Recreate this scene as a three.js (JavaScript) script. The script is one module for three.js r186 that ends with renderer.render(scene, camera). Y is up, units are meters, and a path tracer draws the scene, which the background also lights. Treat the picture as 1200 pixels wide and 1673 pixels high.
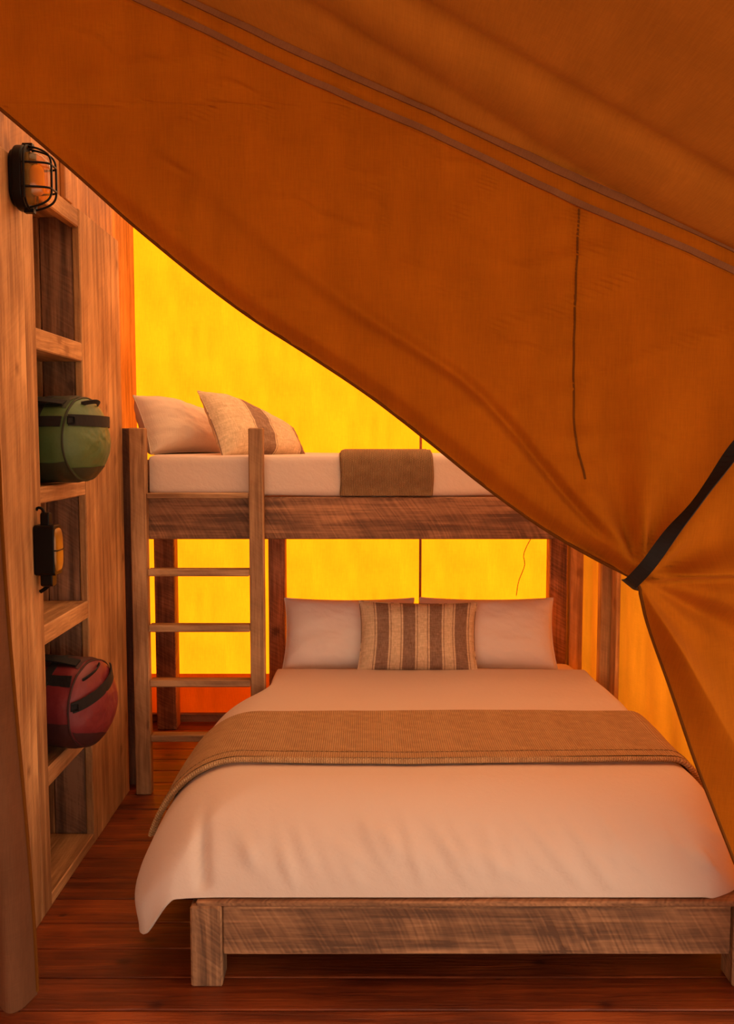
import * as THREE from 'three';
import { mergeGeometries, mergeVertices } from 'three/addons/utils/BufferGeometryUtils.js';

// ------------------------------------------------------------------ camera, sky, sun, exposure
const scene = new THREE.Scene();
const camera = new THREE.PerspectiveCamera(58.78, 1200 / 1673, 0.05, 200);
camera.position.set(0, 1.6, 0);
camera.rotation.set(-4.5 * Math.PI / 180, 0, 0);

scene.background = new THREE.Color().setRGB(1.0, 0.80, 0.62);
scene.backgroundIntensity = 2.8;

const sun = new THREE.DirectionalLight(new THREE.Color().setRGB(1, 0.93, 0.82), 12);
sun.position.set(3.2, 7.0, -14);
sun.target.position.set(0, 0.8, -4);
sun.castShadow = true;
sun.shadow.mapSize.set(2048, 2048);
Object.assign(sun.shadow.camera, { left: -8, right: 8, top: 8, bottom: -8, near: 1, far: 40 });
scene.add(sun, sun.target);

const renderer = new THREE.WebGLRenderer({ antialias: true });
renderer.toneMapping = THREE.LinearToneMapping;
renderer.toneMappingExposure = 1.1;
renderer.shadowMap.enabled = true;

// ------------------------------------------------------------------ helpers
function rng(seed) { let a = seed >>> 0; return () => { a = (a + 0x6D2B79F5) | 0; let t = Math.imul(a ^ (a >>> 15), 1 | a); t = (t + Math.imul(t ^ (t >>> 7), 61 | t)) ^ t; return ((t ^ (t >>> 14)) >>> 0) / 4294967296; }; }
const rand = rng(7);
const clamp = (x, a = 0, b = 1) => Math.min(b, Math.max(a, x));
const mix = (a, b, t) => a + (b - a) * t;
const smooth = (a, b, x) => { const t = clamp((x - a) / (b - a)); return t * t * (3 - 2 * t); };
const gauss = (x, w) => Math.exp(-(x * x) / (w * w));
const PERM = (() => { const r = rng(99), p = new Uint8Array(512); for (let i = 0; i < 256; i++) p[i] = i; for (let i = 255; i > 0; i--) { const j = (r() * (i + 1)) | 0; [p[i], p[j]] = [p[j], p[i]]; } for (let i = 0; i < 256; i++) p[i + 256] = p[i]; return p; })();
// value noise 0..1, optionally repeating every px, py lattice cells
function noise(x, y, px = 256, py = 256, s = 0) {
  const xi = Math.floor(x), yi = Math.floor(y), fx = x - xi, fy = y - yi;
  const u = fx * fx * (3 - 2 * fx), v = fy * fy * (3 - 2 * fy);
  const m = (a, n) => ((a % n) + n) % n;
  const x0 = m(xi, px) & 255, x1 = m(xi + 1, px) & 255, y0 = m(yi, py) & 255, y1 = m(yi + 1, py) & 255;
  const h = (a, b) => PERM[(PERM[(a + s) & 255] + b) & 511] / 255;
  return mix(mix(h(x0, y0), h(x1, y0), u), mix(h(x0, y1), h(x1, y1), u), v);
}
const fbm = (x, y, o = 4, s = 0) => { let a = 0.5, t = 0, n = 0; for (let i = 0; i < o; i++) { t += a * noise(x, y, 256, 256, s + i * 17); n += a; a *= 0.5; x = x * 2.03 + 5.1; y = y * 2.03 + 1.7; } return t / n; };

const used = {};
function numbered(name) { const n = used[name] = (used[name] ?? -1) + 1; return n ? name + '_' + String(n).padStart(3, '0') : name; }
function tag(o, label, category, group) { o.userData = { label, category }; if (group) o.userData.group = group; return o; }
function thing(name, label, category, [x, y, z] = [0, 0, 0], turn = 0, group) {
  const o = new THREE.Group(); o.name = numbered(name); scene.add(o); o.position.set(x, y, z); o.rotation.y = turn;
  return tag(o, label, category, group);
}
function shadowed(m) { m.castShadow = m.receiveShadow = true; return m; }
function part(name, geo, mat, parent, label) {
  const m = shadowed(new THREE.Mesh(geo, mat)); m.name = name; if (label) m.userData.label = label; parent.add(m); return m;
}
function single(name, geo, mat, label, category, group) { const m = shadowed(new THREE.Mesh(geo, mat)); m.name = numbered(name); scene.add(m); return tag(m, label, category, group); }
function struct(name, geo, mat, label) { const m = shadowed(new THREE.Mesh(geo, mat)); m.name = name; m.userData = { kind: 'structure' }; if (label) m.userData.label = label; scene.add(m); return m; }

// chamfered box between two corners; grain runs along its longest side; uv in metres, grain along u
function board(x0, x1, y0, y1, z0, z1, c = 0.004, grain) {
  const lo = [Math.min(x0, x1), Math.min(y0, y1), Math.min(z0, z1)], hi = [Math.max(x0, x1), Math.max(y0, y1), Math.max(z0, z1)];
  const size = lo.map((l, i) => hi[i] - l);
  c = Math.min(c, ...size.map((s) => s * 0.4));
  const g = grain ?? size.indexOf(Math.max(...size));
  const pos = [], uv = [], ou = rand() * 3, ov = rand() * 3;
  const wob = (i) => (rand() - 0.5) * c * 0.5 * (i === g ? 0 : 1);
  const P = {};                                                     // 24 corners: sign octant x face axis
  const sg = [-1, 1];
  for (const a of sg) for (const b of sg) for (const d of sg) {
    const o = [a, b, d], j = [wob(0), wob(1), wob(2)];
    for (let f = 0; f < 3; f++) P[o + '|' + f] = o.map((s, i) => (s < 0 ? lo[i] + (i === f ? 0 : c) : hi[i] - (i === f ? 0 : c)) + (i === f ? 0 : j[i]));
  }
  const mid = lo.map((l, i) => (l + hi[i]) / 2);
  function tri(a, b, d, axis) {
    const e1 = a.map((v, i) => b[i] - v), e2 = a.map((v, i) => d[i] - v);
    const n = [e1[1] * e2[2] - e1[2] * e2[1], e1[2] * e2[0] - e1[0] * e2[2], e1[0] * e2[1] - e1[1] * e2[0]];
    const out = n.reduce((t, v, i) => t + v * ((a[i] + b[i] + d[i]) / 3 - mid[i]), 0);
    const vs = out >= 0 ? [a, b, d] : [a, d, b];
    for (const v of vs) {
      pos.push(...v);
      if (axis === g) { const [i, k] = [0, 1, 2].filter((q) => q !== axis); uv.push((v[i] * 0.35 + ou), v[k] + ov); }
      else { const k = [0, 1, 2].find((q) => q !== axis && q !== g); uv.push(v[g] + ou, v[k] + ov + axis * 0.37); }
    }
  }
  const quad = (a, b, d, e, axis) => { tri(a, b, d, axis); tri(a, d, e, axis); };
  for (let f = 0; f < 3; f++) for (const s of sg) {
    const [i, k] = [0, 1, 2].filter((q) => q !== f);
    const at = (si, sk) => { const o = [0, 0, 0]; o[f] = s; o[i] = si; o[k] = sk; return P[o + '|' + f]; };
    quad(at(-1, -1), at(1, -1), at(1, 1), at(-1, 1), f);
  }
  for (let e = 0; e < 3; e++) for (const s of sg) for (const t of sg) {       // edges along axis e
    const [i, k] = [0, 1, 2].filter((q) => q !== e);
    const o1 = [0, 0, 0], o2 = [0, 0, 0]; o1[e] = -1; o2[e] = 1; o1[i] = o2[i] = s; o1[k] = o2[k] = t;
    quad(P[o1 + '|' + i], P[o2 + '|' + i], P[o2 + '|' + k], P[o1 + '|' + k], i === g ? k : i);
  }
  for (const a of sg) for (const b of sg) for (const d of sg) { const o = [a, b, d]; tri(P[o + '|0'], P[o + '|1'], P[o + '|2'], g === 0 ? 1 : 0); }
  const geo = new THREE.BufferGeometry();
  geo.setAttribute('position', new THREE.Float32BufferAttribute(pos, 3));
  geo.setAttribute('uv', new THREE.Float32BufferAttribute(uv, 2));
  geo.computeVertexNormals();
  return geo;
}
// a sheet from a function of (i/nu, j/nv) -> [x, y, z, u, v]
function sheet(nu, nv, f, flip = false) {
  const pos = [], uv = [], idx = [];
  for (let j = 0; j <= nv; j++) for (let i = 0; i <= nu; i++) { const p = f(i / nu, j / nv); pos.push(p[0], p[1], p[2]); uv.push(p[3] ?? p[0], p[4] ?? p[1]); }
  for (let j = 0; j < nv; j++) for (let i = 0; i < nu; i++) {
    const a = j * (nu + 1) + i, b = a + 1, c = a + nu + 1, d = c + 1;
    flip ? idx.push(a, c, b, b, c, d) : idx.push(a, b, c, b, d, c);
  }
  const g = new THREE.BufferGeometry();
  g.setAttribute('position', new THREE.Float32BufferAttribute(pos, 3));
  g.setAttribute('uv', new THREE.Float32BufferAttribute(uv, 2));
  g.setIndex(idx); g.computeVertexNormals();
  return g;
}
// a closed ring section swept along points: ribbon of width w and thickness t; side(k) is the width direction
function ribbon(points, w, t, side) {
  const n = points.length, V = points.map((p) => new THREE.Vector3(...p));
  const rows = [];
  for (let k = 0; k < n; k++) {
    const T = V[Math.min(k + 1, n - 1)].clone().sub(V[Math.max(k - 1, 0)]).normalize();
    const S = new THREE.Vector3(...side(k / (n - 1))).addScaledVector(T, -new THREE.Vector3(...side(k / (n - 1))).dot(T)).normalize();
    const N = T.clone().cross(S).normalize(), ww = typeof w === 'function' ? w(k / (n - 1)) : w;
    rows.push([[-1, -1], [1, -1], [1, 1], [-1, 1]].map(([a, b]) => V[k].clone().addScaledVector(S, a * ww / 2).addScaledVector(N, b * t / 2)));
  }
  const pos = [], uv = [];
  let len = 0;
  const put = (p, u, v) => { pos.push(p.x, p.y, p.z); uv.push(u, v); };
  for (let k = 0; k + 1 < n; k++) {
    const l2 = len + V[k].distanceTo(V[k + 1]);
    for (let e = 0; e < 4; e++) { const f = (e + 1) % 4, [a, b, c, d] = [rows[k][e], rows[k][f], rows[k + 1][f], rows[k + 1][e]];
      put(a, len, 0); put(b, len, 0.03); put(c, l2, 0.03); put(a, len, 0); put(c, l2, 0.03); put(d, l2, 0); }
    len = l2;
  }
  for (const r of [rows[0], rows[n - 1]]) { for (const q of [[0, 1, 2], [0, 2, 3]]) for (const i of q) put(r[i], 0, 0); }
  const g = new THREE.BufferGeometry();
  g.setAttribute('position', new THREE.Float32BufferAttribute(pos, 3)); g.setAttribute('uv', new THREE.Float32BufferAttribute(uv, 2));
  g.computeVertexNormals();
  return g;
}
const tube = (pts, r, seg = 24, rad = 6, closed = false) => new THREE.TubeGeometry(new THREE.CatmullRomCurve3(pts.map((p) => new THREE.Vector3(...p)), closed, 'centripetal'), seg, r, rad, closed);

// ------------------------------------------------------------------ textures
function makeTexture(w, h, f, metresU, metresV, srgb = true) {
  const d = new Uint8Array(w * h * 4);
  for (let y = 0; y < h; y++) for (let x = 0; x < w; x++) { const c = f(x / w, y / h), k = (y * w + x) * 4; for (let i = 0; i < 3; i++) d[k + i] = clamp(c[i] ?? c[0]) * 255; d[k + 3] = 255; }
  const t = new THREE.DataTexture(d, w, h); t.wrapS = t.wrapT = THREE.RepeatWrapping; t.magFilter = THREE.LinearFilter; t.minFilter = THREE.LinearMipmapLinearFilter; t.generateMipmaps = true;
  if (srgb) t.colorSpace = THREE.SRGBColorSpace;
  t.repeat.set(1 / metresU, 1 / metresV); t.needsUpdate = true;
  return t;
}
// wood, 1.28 m along the grain by 0.64 m across; saw: strength of slanted saw marks
function woodSet(seed, dark, light, saw = 0, streak = 1, knots = 6) {
  const W = 1024, H = 512, hgt = new Float32Array(W * H), r = rng(seed), K = [];
  for (let i = 0; i < knots; i++) K.push([r(), r(), 0.008 + r() * 0.012]);
  const f = (u, v) => {
    let vv = v, kn = 0;
    for (const [kx, ky, kr] of K) {
      let dx = (u - kx + 1.5) % 1 - 0.5, dy = (v - ky + 1.5) % 1 - 0.5; dx *= 1.28; dy *= 0.64;
      const q = Math.hypot(dx * 0.45, dy); vv += dy * 0.9 * gauss(q, kr * 2.6); kn = Math.max(kn, gauss(Math.hypot(dx * 0.75, dy), kr));
    }
    const warp = noise(u * 4, v * 6, 4, 6, seed) * 0.05;
    const a = noise(u * 3, (vv + warp) * 28, 3, 28, seed + 3), b = noise(u * 10, vv * 96, 10, 96, seed + 5), c = noise(u * 40, vv * 220, 40, 220, seed + 9), e = noise(u * 5, v * 4, 5, 4, seed + 11), m = noise(u * 22, v * 14, 22, 14, seed + 15);
    let t = 0.5 + streak * ((a - 0.5) * 0.75 + (b - 0.5) * 0.45 + (c - 0.5) * 0.22) + (e - 0.5) * 0.55 + (m - 0.5) * 0.18;
    if (saw) { const sl = noise(u * 200 + v * 60 + e * 6, v * 8 + m, 200, 8, seed + 21); t += saw * (sl - 0.55) * (0.4 + noise(u * 6, v * 8, 6, 8, seed + 31)); }
    return clamp(t - kn * 0.75);
  };
  const map = makeTexture(W, H, (u, v) => { const t = f(u, v); hgt[Math.round(v * H) * W + Math.round(u * W)] = t; return [0, 1, 2].map((i) => mix(dark[i], light[i], t)); }, 1.28, 0.64);
  const bump = makeTexture(W, H, (u, v) => [hgt[Math.round(v * H) * W + Math.round(u * W)]], 1.28, 0.64, false);
  return { map, bumpMap: bump };
}
const hex = (h) => [(h >> 16 & 255) / 255, (h >> 8 & 255) / 255, (h & 255) / 255];
const woodPale = woodSet(11, hex(0x8f6d4b), hex(0xdebd92), 0.1, 0.9, 5);
const woodSawn = woodSet(23, hex(0x644933), hex(0xc49b74), 0.42, 0.9, 4);
const woodDeck = woodSet(37, hex(0x552511), hex(0xa5582b), 0, 0.8, 5);
const woodGrey = woodSet(51, hex(0x5a4232), hex(0xa98468), 0.25, 1, 6);

// canvas tint (1 = the cloth's own colour), 0.5 m square
const canvasMap = makeTexture(1024, 1024, (u, v) => {
  const s = noise(u * 300, v * 18, 300, 18, 3), q = noise(u * 26, v * 220, 26, 220, 8), b = noise(u * 12, v * 3, 12, 3, 12), c = noise(u * 5, v * 5, 5, 5, 14);
  return [0.90 + (s - 0.5) * 0.05 + (q - 0.5) * 0.025 + (b - 0.5) * 0.06 + (c - 0.5) * 0.05];
}, 0.5, 0.5);
const canvasBump = makeTexture(512, 512, (u, v) => [0.5 + 0.2 * Math.sin(u * Math.PI * 2 * 128) * Math.sin(v * Math.PI * 2 * 128) + (noise(u * 150, v * 10, 150, 10, 3) - 0.5) * 0.5 + (noise(u * 12, v * 120, 12, 120, 5) - 0.5) * 0.4], 0.25, 0.25, false);
const cottonBump = makeTexture(512, 512, (u, v) => [noise(u * 24, v * 24, 24, 24, 1) * 0.5 + noise(u * 60, v * 60, 60, 60, 4) * 0.3 + noise(u * 180, v * 180, 180, 180, 6) * 0.2], 0.5, 0.5, false);
// ribbed weave, 0.2 m square: fine ribs along v, cross courses along u
const ribF = (u, v) => { const w = noise(u * 8, v * 8, 8, 8, 2); const r = 0.5 + 0.5 * Math.sin(Math.PI * 2 * (u * 26 + 0.12 * Math.sin(v * Math.PI * 2 * 30))); const c = 0.5 + 0.5 * Math.sin(Math.PI * 2 * v * 34 + (Math.floor(u * 26) % 2) * Math.PI); return clamp(0.55 * r + 0.3 * c + 0.25 * (w - 0.5) + 0.2 * (noise(u * 120, v * 120, 120, 120, 7) - 0.5)); };
const ribMap = makeTexture(512, 512, (u, v) => { const t = ribF(u, v); return [0, 1, 2].map((i) => mix(hex(0x8a6b49)[i], hex(0xd2b488)[i], t)); }, 0.2, 0.2);
const ribBump = makeTexture(512, 512, (u, v) => [ribF(u, v)], 0.2, 0.2, false);
// striped linen: u runs across the stripes over the cushion's width 0..1
const stripes = (S) => {
  const t = makeTexture(1024, 512, (u, v) => {
    const n = (noise(u * 256, v * 30, 256, 30, 3) - 0.5) * 0.10 + (noise(u * 30, v * 220, 30, 220, 6) - 0.5) * 0.10;
    let k = 0;
    for (const [a, b] of S) { if (u > a && u < b) k = 1; if ((u > a - 0.022 && u < a - 0.014) || (u > b + 0.014 && u < b + 0.022)) k = Math.max(k, 0.75); }
    return [0, 1, 2].map((i) => mix(hex(0xd6bb95)[i], hex(0x8e705a)[i], k) + n);
  }, 1, 1);
  t.repeat.set(1, 1); return t;
};
const stripeMap = stripes([[0.14, 0.245], [0.37, 0.475], [0.60, 0.705], [0.82, 0.925]]), stripeWideMap = stripes([[0.36, 0.56], [0.88, 1.1]]);
const nylonBump = makeTexture(256, 256, (u, v) => [0.5 + 0.25 * Math.sin(u * Math.PI * 128) * Math.sin(v * Math.PI * 128) + (noise(u * 16, v * 16, 16, 16, 9) - 0.5) * 0.5], 0.12, 0.12, false);

// ------------------------------------------------------------------ materials
const lin = (r, g, b) => new THREE.Color().setRGB(r, g, b);
const wood = (set, tint, o = {}) => new THREE.MeshStandardMaterial({ ...set, color: tint, roughness: 0.72, bumpScale: 0.0025, ...o });
const canvasMat = (color, transmission, o = {}) => new THREE.MeshPhysicalMaterial({ color, map: canvasMap, bumpMap: canvasBump, bumpScale: 0.0006, roughness: 1, specularIntensity: 0.12, transmission, thickness: 0, side: THREE.DoubleSide, ...o });
const M = {
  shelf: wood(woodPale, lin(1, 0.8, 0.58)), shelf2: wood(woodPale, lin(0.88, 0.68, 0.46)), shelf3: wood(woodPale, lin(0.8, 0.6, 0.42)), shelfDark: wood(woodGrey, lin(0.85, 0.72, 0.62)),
  ply: wood(woodPale, lin(0.9, 0.58, 0.26), { roughness: 0.6 }),
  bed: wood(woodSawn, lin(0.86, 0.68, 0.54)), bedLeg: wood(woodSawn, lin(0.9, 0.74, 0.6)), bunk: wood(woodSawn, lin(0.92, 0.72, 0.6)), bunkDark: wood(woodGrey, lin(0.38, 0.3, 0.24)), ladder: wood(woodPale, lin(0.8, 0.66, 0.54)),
  deck: [lin(1, 0.86, 0.6), lin(0.85, 0.7, 0.48), lin(1.1, 0.92, 0.6), lin(0.75, 0.6, 0.42)].map((c) => wood(woodDeck, c, { roughness: 0.42 })),
  slab: wood(woodDeck, lin(0.4, 0.3, 0.25)), stud: wood(woodPale, lin(1.15, 0.95, 0.6)),
  glowCanvas: canvasMat(lin(0.95, 0.24, 0.003), 0.55), sideCanvas: canvasMat(lin(0.8, 0.26, 0.008), 0.26),
  flap: canvasMat(lin(0.54, 0.145, 0.006), 0.08), shadedCanvas: canvasMat(lin(0.2, 0.078, 0.034), 0.04), topLightRoof: canvasMat(lin(0.88, 0.58, 0.34), 0.48), roof: canvasMat(lin(0.48, 0.135, 0.012), 0.05), tape: canvasMat(lin(0.36, 0.14, 0.055), 0.0), hem: canvasMat(lin(0.22, 0.065, 0.008), 0.03),
  webbing: new THREE.MeshStandardMaterial({ color: 0x120b09, roughness: 0.75, bumpMap: nylonBump, bumpScale: 0.001 }),
  cotton: new THREE.MeshPhysicalMaterial({ color: lin(0.73, 0.56, 0.45), roughness: 0.9, bumpMap: cottonBump, bumpScale: 0.0012, sheen: 0.2, sheenRoughness: 0.6, side: THREE.DoubleSide }),
  pillowCotton: new THREE.MeshPhysicalMaterial({ color: lin(0.88, 0.76, 0.66), roughness: 0.9, bumpMap: cottonBump, bumpScale: 0.0012, sheen: 0.2, sheenRoughness: 0.6, side: THREE.DoubleSide }),
  linen: new THREE.MeshPhysicalMaterial({ color: lin(0.72, 0.56, 0.42), roughness: 0.92, bumpMap: canvasBump, bumpScale: 0.001, side: THREE.DoubleSide }),
  stripeWide: new THREE.MeshStandardMaterial({ map: stripeWideMap, roughness: 0.92, side: THREE.DoubleSide }),
  stripe: new THREE.MeshStandardMaterial({ map: stripeMap, roughness: 0.92, side: THREE.DoubleSide }),
  rib: new THREE.MeshStandardMaterial({ map: ribMap, bumpMap: ribBump, bumpScale: 0.003, roughness: 0.95, color: lin(1.18, 1.03, 0.86) }),
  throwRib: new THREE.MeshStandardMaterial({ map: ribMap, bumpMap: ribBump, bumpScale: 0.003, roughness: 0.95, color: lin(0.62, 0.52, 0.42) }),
  metal: new THREE.MeshStandardMaterial({ color: 0x0b0807, roughness: 0.45, metalness: 0.6 }),
  amber: new THREE.MeshPhysicalMaterial({ color: lin(0.95, 0.62, 0.2), roughness: 0.12, transmission: 0.85, thickness: 0, side: THREE.DoubleSide }),
  bulb: new THREE.MeshPhysicalMaterial({ color: lin(0.85, 0.55, 0.16), roughness: 0.2 }),
  ground: new THREE.MeshStandardMaterial({ color: lin(0.42, 0.34, 0.24), roughness: 1 }),
};

// ------------------------------------------------------------------ the setting
const roofH = (x) => (x > -1.3 ? 2.505 - 0.44 * x : 3.077 + 0.44 * (x + 1.3));
struct('ground', new THREE.BoxGeometry(60, 0.1, 60).translate(0, -0.17, 0), M.ground);

// deck: slab with planks laid side to side
const floor = struct('floor', new THREE.BoxGeometry(4.95, 0.06, 7.7).translate(-0.35, -0.06, -1.4), M.slab);
{
  const variants = [0, 1, 2, 3, 4, 5].map((k) => board(-1.3, 1.3, -0.03, 0, -0.0755, 0.0755, 0.003));
  const cut = [0, 1, 2].map(() => [board(-1.3, 0.2, -0.03, 0, -0.0755, 0.0755, 0.003), board(0.203, 1.3, -0.03, 0, -0.0755, 0.0755, 0.003)]);
  let k = 0;
  for (let z = -1.12; z > -5.02; z -= 0.1555, k++) {
    const m = M.deck[(k * 7 + (k >> 1)) % 4];
    const list = k % 5 === 2 ? cut[k % 3] : [variants[(k * 5) % 6]];
    for (const g of list) { const p = part('plank', g, m, floor); p.position.set(0, (rand() - 0.5) * 0.002, z); p.rotation.y = 0; }
  }
}

// back canvas wall, sewn from two widths, with a skirt over its foot
const BZ = -5.14;
const back = struct('wall_back', sheet(80, 60, (u, v) => { const x = mix(-1.62, 1.22, u), h = mix(-0.06, roofH(x), v); return [x, h, BZ - 0.012 * Math.sin(x * 3.1 + 0.6) * smooth(0, 0.8, h) + 0.004 * Math.sin(x * 17 + h * 2) * (fbm(x * 3, h * 3, 2) - 0.2), x, h]; }), M.glowCanvas);
part('seam', ribbon([[0.303, 0.02, BZ + 0.012], [0.303, 1.3, BZ + 0.008], [0.302, 2.3, BZ + 0.008]], 0.014, 0.002, () => [1, 0, 0]), M.tape, back);
part('skirt', sheet(40, 4, (u, v) => { const x = mix(-1.28, 1.18, u), h = mix(-0.02, 0.268, v); return [x, h, BZ + 0.022, x, h]; }), M.sideCanvas, back, 'orange double layer canvas skirt along the foot of the wall');
part('line_relief', tube([[0.965, 1.16, BZ + 0.02], [0.935, 1.06, BZ + 0.018], [0.905, 1.0, BZ + 0.018], [0.888, 0.95, BZ + 0.02], [0.896, 0.90, BZ + 0.02], [0.862, 0.80, BZ + 0.02], [0.85, 0.72, BZ + 0.02]], 0.0022, 20, 5), M.tape, back, 'thin dark line running down the yellow canvas');  // thin dark tube wandering down the inside of the canvas
struct('baseboard_back', board(-1.29, 1.19, -0.035, 0.045, BZ + 0.03, BZ + 0.06), M.shelfDark);

// right canvas wall on studs
const right = struct('wall_right', sheet(60, 40, (u, v) => { const z = mix(-2.42, BZ, u), h = mix(0, 1.97, v); return [1.2 + 0.012 * Math.sin(z * 5 + 1) * (1 - v * 0.5) + 0.006 * Math.sin(z * 19), h, z, z, h]; }), M.sideCanvas);
for (const [a, b, c, d] of [[1.12, 1.19, -4.3, -4.365], [1.115, 1.19, -4.95, -5.03]]) part('wall_stud', board(a, b, 0, 1.96, c, d), M.stud, right);
part('batten', board(1.165, 1.185, 0, 1.96, -4.2, -4.295, 0.002), M.stud, right);

// left wall: outer canvas, boarding above and beyond the shelf unit
const left = struct('wall_left', sheet(20, 20, (u, v) => { const z = mix(-2.42, BZ, u), h = mix(0, 2.93, v); return [-1.61, h, z, z, h]; }), M.sideCanvas);
part('panel', board(-1.31, -1.29, 0, 3.03, -4.06, -5.12, 0.002, 1), M.ply, left);
for (const [a, b] of [[-2.62, -3.1], [-3.1, -3.47], [-3.47, -4.06]]) part('board', board(-1.14, -1.115, 2.475, 2.96, a, b, 0.003, 1), M.ply, left);
part('batten', board(-1.115, -1.095, 2.475, 2.95, -3.38, -3.46, 0.003, 1), M.ply, left);
part('panel', board(-1.6, -1.3, 0, 2.9, -4.075, -4.06, 0.002, 1), M.ply, left);

// front room: outer canvas walls, roof, open front
struct('wall_front_room_left', sheet(10, 10, (u, v) => { const z = mix(2.4, -2.42, u), h = mix(0, 2.4, v); return [-2.8, h, z, z, h]; }), M.sideCanvas);
const grooves = (x, z) => 0.022 * gauss(z + 1.89 + 0.21 * (x - 0.05), 0.05) + 0.014 * gauss(z + 2.165 + 0.36 * x, 0.05) - 0.012 * gauss(z + 2.02 + 0.28 * x, 0.09);
const roof = struct('ceiling', mergeGeometries([
  sheet(70, 220, (u, v) => { const x = mix(-1.3, 2.1, u), z = mix(2.5, -2.42, v); return [x, roofH(x) + (z > -2.4 ? grooves(x, z) : 0) + 0.006 * (fbm(x * 2, z * 2, 3) - 0.5), z, x, z]; }),
  sheet(8, 8, (u, v) => { const x = mix(-3.0, -1.3, u), z = mix(2.5, -2.42, v); return [x, roofH(x), z, x, z]; }),
]), M.roof);
part('roof_panel', mergeGeometries([[-1.3, 1.5], [-3.0, -1.3]].map(([a, b]) => sheet(10, 10, (u, v) => { const x = mix(a, b, u), z = mix(-2.42, -5.3, v); return [x, roofH(x), z, x, z]; }))), M.topLightRoof, roof, 'unseen roof over the bunk room, made paler to let in top light');  // unseen roof over the bunk room; pale canvas invented for light from above
struct('wall_partition', sheet(6, 6, (u, v) => { const x = mix(-2.8, -1.26, u), h = mix(0, roofH(x) - 0.02, v); return [x, h, -2.45, x, h]; }), M.flap);
struct('wall_right_front', sheet(4, 6, (u, v) => { const x = mix(1.2, 2.05, u), h = mix(0, roofH(x) - 0.02, v); return [x, h, -2.5, x, h]; }), M.flap);

// ------------------------------------------------------------------ the tied-back canvas flap
const CZ = -2.40;
const EDGE = [[2.45, -0.945], [2.304, -0.772], [2.14, -0.587], [1.93, -0.318], [1.827, -0.158], [1.722, 0.0], [1.598, 0.163], [1.468, 0.327], [1.355, 0.489], [1.285, 0.61], [1.252, 0.674], [1.235, 0.703], [1.2, 0.718], [1.12, 0.745], [0.954, 0.806], [0.75, 0.878], [0.595, 0.94], [0.44, 1.004], [0.2, 1.1], [0.02, 1.17]];
function edgeX(h) {
  if (h >= EDGE[0][0]) return -1.27;
  for (let i = 0; i + 1 < EDGE.length; i++) if (h >= EDGE[i + 1][0]) {     // monotone cubic through the points
    const [h1, x1] = EDGE[i], [h0, x0] = EDGE[i + 1], t = (h - h0) / (h1 - h0);
    const s = (a, b) => (EDGE[a] && EDGE[b] ? (EDGE[a][1] - EDGE[b][1]) / (EDGE[a][0] - EDGE[b][0]) : null), mid = s(i, i + 1);
    const m1 = s(i - 1, i) === null ? mid : (s(i - 1, i) + mid) / 2, m0 = s(i + 1, i + 2) === null ? mid : (s(i + 1, i + 2) + mid) / 2, d = h1 - h0;
    return (2 * t ** 3 - 3 * t * t + 1) * x0 + (t ** 3 - 2 * t * t + t) * d * m0 + (-2 * t ** 3 + 3 * t * t) * x1 + (t ** 3 - t * t) * d * m1;
  }
  return EDGE[EDGE.length - 1][1];
}
const seamH = (x) => roofH(x) - 0.065;
const TIE = [0.705, 1.243];
function flapZ(x, h) {
  const dx = x - TIE[0], dh = h - TIE[1], r = Math.hypot(dx, dh), th = Math.atan2(dh, dx);
  const near = 0.02;
  let z = 0;
  // distance to the free edge above the tie
  const nrm = h > TIE[1] ? Math.max(0, x - edgeX(h)) * 0.63 : Math.max(0, x - edgeX(h)) * 0.93;
  const pull = smooth(-1.0, 0.7, x), keep = (1 - smooth(2.2, 2.45, h));
  if (h > TIE[1] - 0.01 && h < 2.45) {
    z += keep * (0.03 * smooth(0, 0.06, nrm) * (1 - smooth(0.1, 0.3, nrm)) - 0.03 * (1 - smooth(0, 0.045, nrm)));
    z -= 0.034 * pull * gauss(nrm - mix(0.19, 0.06, smooth(0.2, 0.75, x)), mix(0.035, 0.018, pull)) * smooth(0.03, 0.25, r);
    z += keep * 0.012 * gauss(nrm - 0.4 * (1 - smooth(-0.4, 0.7, x)), 0.07) * (1 - pull * 0.6);
  }
  // folds fanning from the tie
  const fan = Math.exp(-r / 0.28) * smooth(0.03, 0.12, r);
  if (th > 0 && th < 2.7) z += 0.045 * fan * Math.sin(th * 9 + 0.8 + 0.6 * Math.sin(th * 4)) + 0.012 * Math.exp(-r / 0.6) * smooth(0.05, 0.3, r) * Math.sin(th * 5 + 2);
  else {
    const w = smooth(0.02, 0.25, r) * Math.exp(-r / 1.3), t = th < -2.7 ? th + 2 * Math.PI : th;
    z += (0.075 * (1 - 1.7 * Math.abs(Math.sin(t * 3.6 + 0.6 + 0.25 * Math.sin(t * 3))) ** 1.2) + 0.025 * Math.sin(t * 17 + 0.5) * Math.exp(-r / 0.5)) * w * (1 - smooth(-0.35, 0, t));
  }
  z += 0.03 * gauss(r, 0.07);
  // hanging weight, puckers and creases
  z += 0.012 * (fbm(x * 1.6 + 4, h * 1.6, 3, 5) - 0.5) + 0.004 * (fbm(x * 7, h * 9, 3, 40) - 0.5);
  const ridge = 1 - Math.abs(2 * fbm(x * 4 + h * 1.5, h * 6 - x * 2, 3, 70) - 1); z += 0.005 * smooth(0.86, 1, ridge) * smooth(1.2, 1.5, h);
  z -= 0.004 * gauss(x - 0.545, 0.012) * smooth(1.45, 1.55, h);
  z += 0.003 * Math.sin(h * 70 + 3 * noise(x * 20, h * 9)) * gauss(x - 0.545, 0.06) * smooth(1.45, 1.55, h);
  return CZ + z + near;
}
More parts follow.
